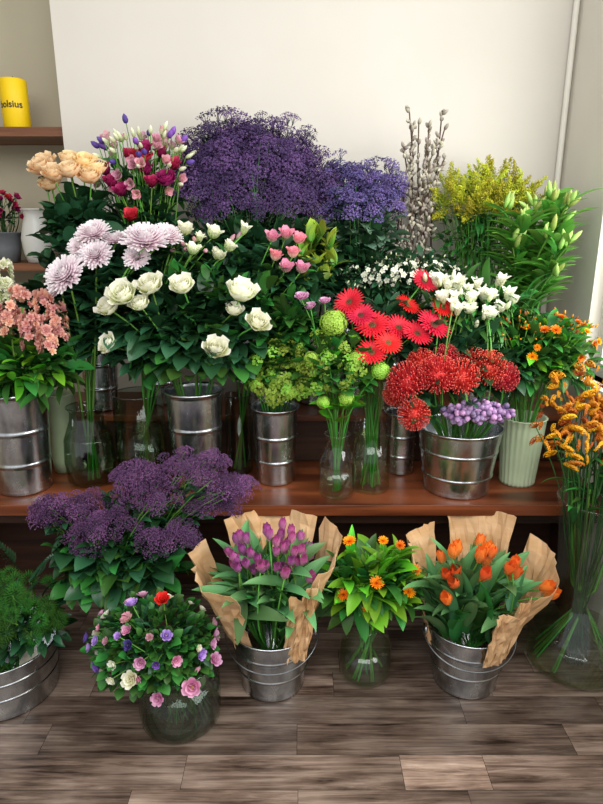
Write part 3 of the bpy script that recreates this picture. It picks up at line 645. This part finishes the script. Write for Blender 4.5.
# kraft paper sheet
def paper(b_,cx,cy,z0,a0,a1,r0,r1,h,lean=(0,0),skew=0,seed=1):
    nu,nv=18,9; V=[]; rg=np.random.default_rng(abs(seed)); ph=rg.uniform(0,6,6); J=rg.normal(0,.004,(nv+1,nu+1,3))
    for j in range(nv+1):
        t=j/nv
        for i in range(nu+1):
            u=i/nu; a=a0+(a1-a0)*u; tri=abs(((u*2.+ph[0])%1)*2-1)-.5
            r=r0+(r1-r0)*t**1.1+.022*tri*t; hh=h*(1-.03*tri)+skew*(u-.5)*t
            V.append((cx+r*math.cos(a)+lean[0]*t+J[j,i,0],cy+r*math.sin(a)+lean[1]*t+J[j,i,1],z0+hh*t+J[j,i,2]*.4))
    b_.add(T(V,grid(nu,nv)),'kraft')
def tulips(name,x,y,mat,papers,n,ctr,rad,ups,extra,sz):
    pail('zinc_bucket',x,y,.001,.133,.22,.76,True,(.35,.7))
    e=empty('kraft_paper_wrap',(x,y,.05)); b_=B()
    for k,pp in enumerate(papers): paper(b_,*pp,seed=k+int(x*100)+60)
    ob=b_.obj('paper_sheets',(x,y,.05),e,False); md=ob.modifiers.new('thick','SOLIDIFY'); md.thickness=.0008
    q=Bq(name,x,y,.002,.11,.22)
    P,D=ell(ctr,rad,n,.35,1,-.3,.8); q.heads(P,rnd(.9,1.1,n)*sz,TUL,[mat],D*.5+np.array([0,-.1,.9]),.003,leaf=(LFT,'leaf_tulip',.16,2,.2,.7),off=-.005)
    q.heads(extra,sz*1.1,TUL,[mat],None,.003,face=.3)
    q.fol((ctr[0],ctr[1],ctr[2]-.10),(rad[0]*.9,rad[1],.12),ups,LFT.sc((1,.85,1)),'leaf_tulip',.16,2.,.3,1); q.fol((ctr[0],ctr[1]-.02,ctr[2]-.14),(rad[0]*.8,rad[1],.10),ups//2,LFT,'leaf',.15,1.8); q.done()
tulips('purple_tulip_bouquet',-.094,1.65,'tulip_pu',[(-.13,1.65,.14,2.6,4.55,.08,.19,.30,(-.02,0),-.04),(-.08,1.66,.14,-.95,.7,.09,.18,.36,(.02,0),.06),(-.09,1.67,.14,.7,2.6,.09,.18,.37,(0,.02),0),(-.06,1.66,.15,4.75,5.4,.12,.15,.28,(.02,-.03),.05)],46,(-.09,1.64,.44),(.16,.11,.09),44,[(-.05,1.55,.44),(.02,1.56,.42),(-.12,1.56,.46)],.036)
tulips('orange_tulip_bouquet',.535,1.66,'tulip_or',[(.55,1.65,.14,-1.2,.6,.09,.20,.30,(.03,0),.06),(.55,1.67,.14,.6,1.9,.09,.19,.37,(0,.02),0),(.54,1.65,.15,4.75,5.5,.125,.155,.23,(.01,-.03),.05),(.50,1.67,.14,1.9,3.5,.09,.17,.34,(0,0),0)],17,(.50,1.62,.42),(.16,.11,.09),56,[(.70,1.55,.40),(.72,1.56,.37),(.45,1.54,.42),(.43,1.53,.37),(.60,1.56,.45)],.043)
# calendula
vase('round_glass_vase',.21,1.68,.001,[(.065,0),(.08,.01),(.086,.05),(.084,.12),(.07,.165),(.065,.185),(.07,.2)],'glass',.11)
q=Bq('orange_calendula_bouquet',.21,1.68,.002,.055,.19)
H=[(.144,1.63,.514),(.222,1.57,.41),(.321,1.58,.374),(.197,1.55,.33),(.343,1.61,.43),(.126,1.57,.37),(.25,1.66,.5),(.30,1.65,.49)]
q.heads(H,[.022,.024,.022,.022,.02,.02,.018,.018],CAL,['orange','center_dark'],None,.0025,leaf=(LFT,'leaf_bright',.085,6,.3,.92))
q.fol((.215,1.65,.35),(.17,.11,.12),120,LFT.sc((1,1.5,1)),'leaf_bright',.10,.5,.3,1,-.4); q.fol((.215,1.66,.34),(.17,.11,.12),240,LF,'leaf',.09,.4,.2,1,-.5)
for i in range(18):
    a=rnd(0,6.28); q.st.add(tube([(.21+.06*math.cos(a),1.68+.06*math.sin(a),.015),(.21+.035*math.cos(a+2.5),1.68+.035*math.sin(a+2.5),.2)],.003,None,5),'stem')
q.done()
# ---------------------------------------------------------------- light, world, camera
sc_=bpy.context.scene
sc_.view_settings.view_transform='Standard'
w=bpy.data.worlds.new('world'); sc_.world=w; w.use_nodes=True; bg=w.node_tree.nodes['Background']; bg.inputs[0].default_value=(.95,.97,1,1); bg.inputs[1].default_value=.8
def area(name,loc,tgt,sx,sy,p,col):
    l=bpy.data.lights.new(name,'AREA'); l.shape='RECTANGLE'; l.size=sx; l.size_y=sy; l.energy=p; l.color=col
    o_=bpy.data.objects.new(name,l); o_.location=loc; o_.rotation_euler=(Vector(tgt)-Vector(loc)).to_track_quat('-Z','Y').to_euler(); sc_.collection.objects.link(o_)
area('window_daylight',(1.6,1.1,1.75),(0,1.9,.9),1.8,1.3,60,(1,.99,.97))
area('shopfront_daylight',(-.3,-.6,2.7),(0,2.1,.8),2.6,1.4,60,(1,.99,.975))
cam=bpy.data.cameras.new('camera'); cam.lens=27; cam.sensor_width=36; cam.clip_start=.05
co=bpy.data.objects.new('camera',cam); co.location=(0,0,1.42); co.rotation_euler=(math.radians(74),0,0); sc_.collection.objects.link(co); sc_.camera=co
tot=sum(len(o.data.polygons) for o in bpy.data.objects if o.type=='MESH'); print('POLYS',tot)
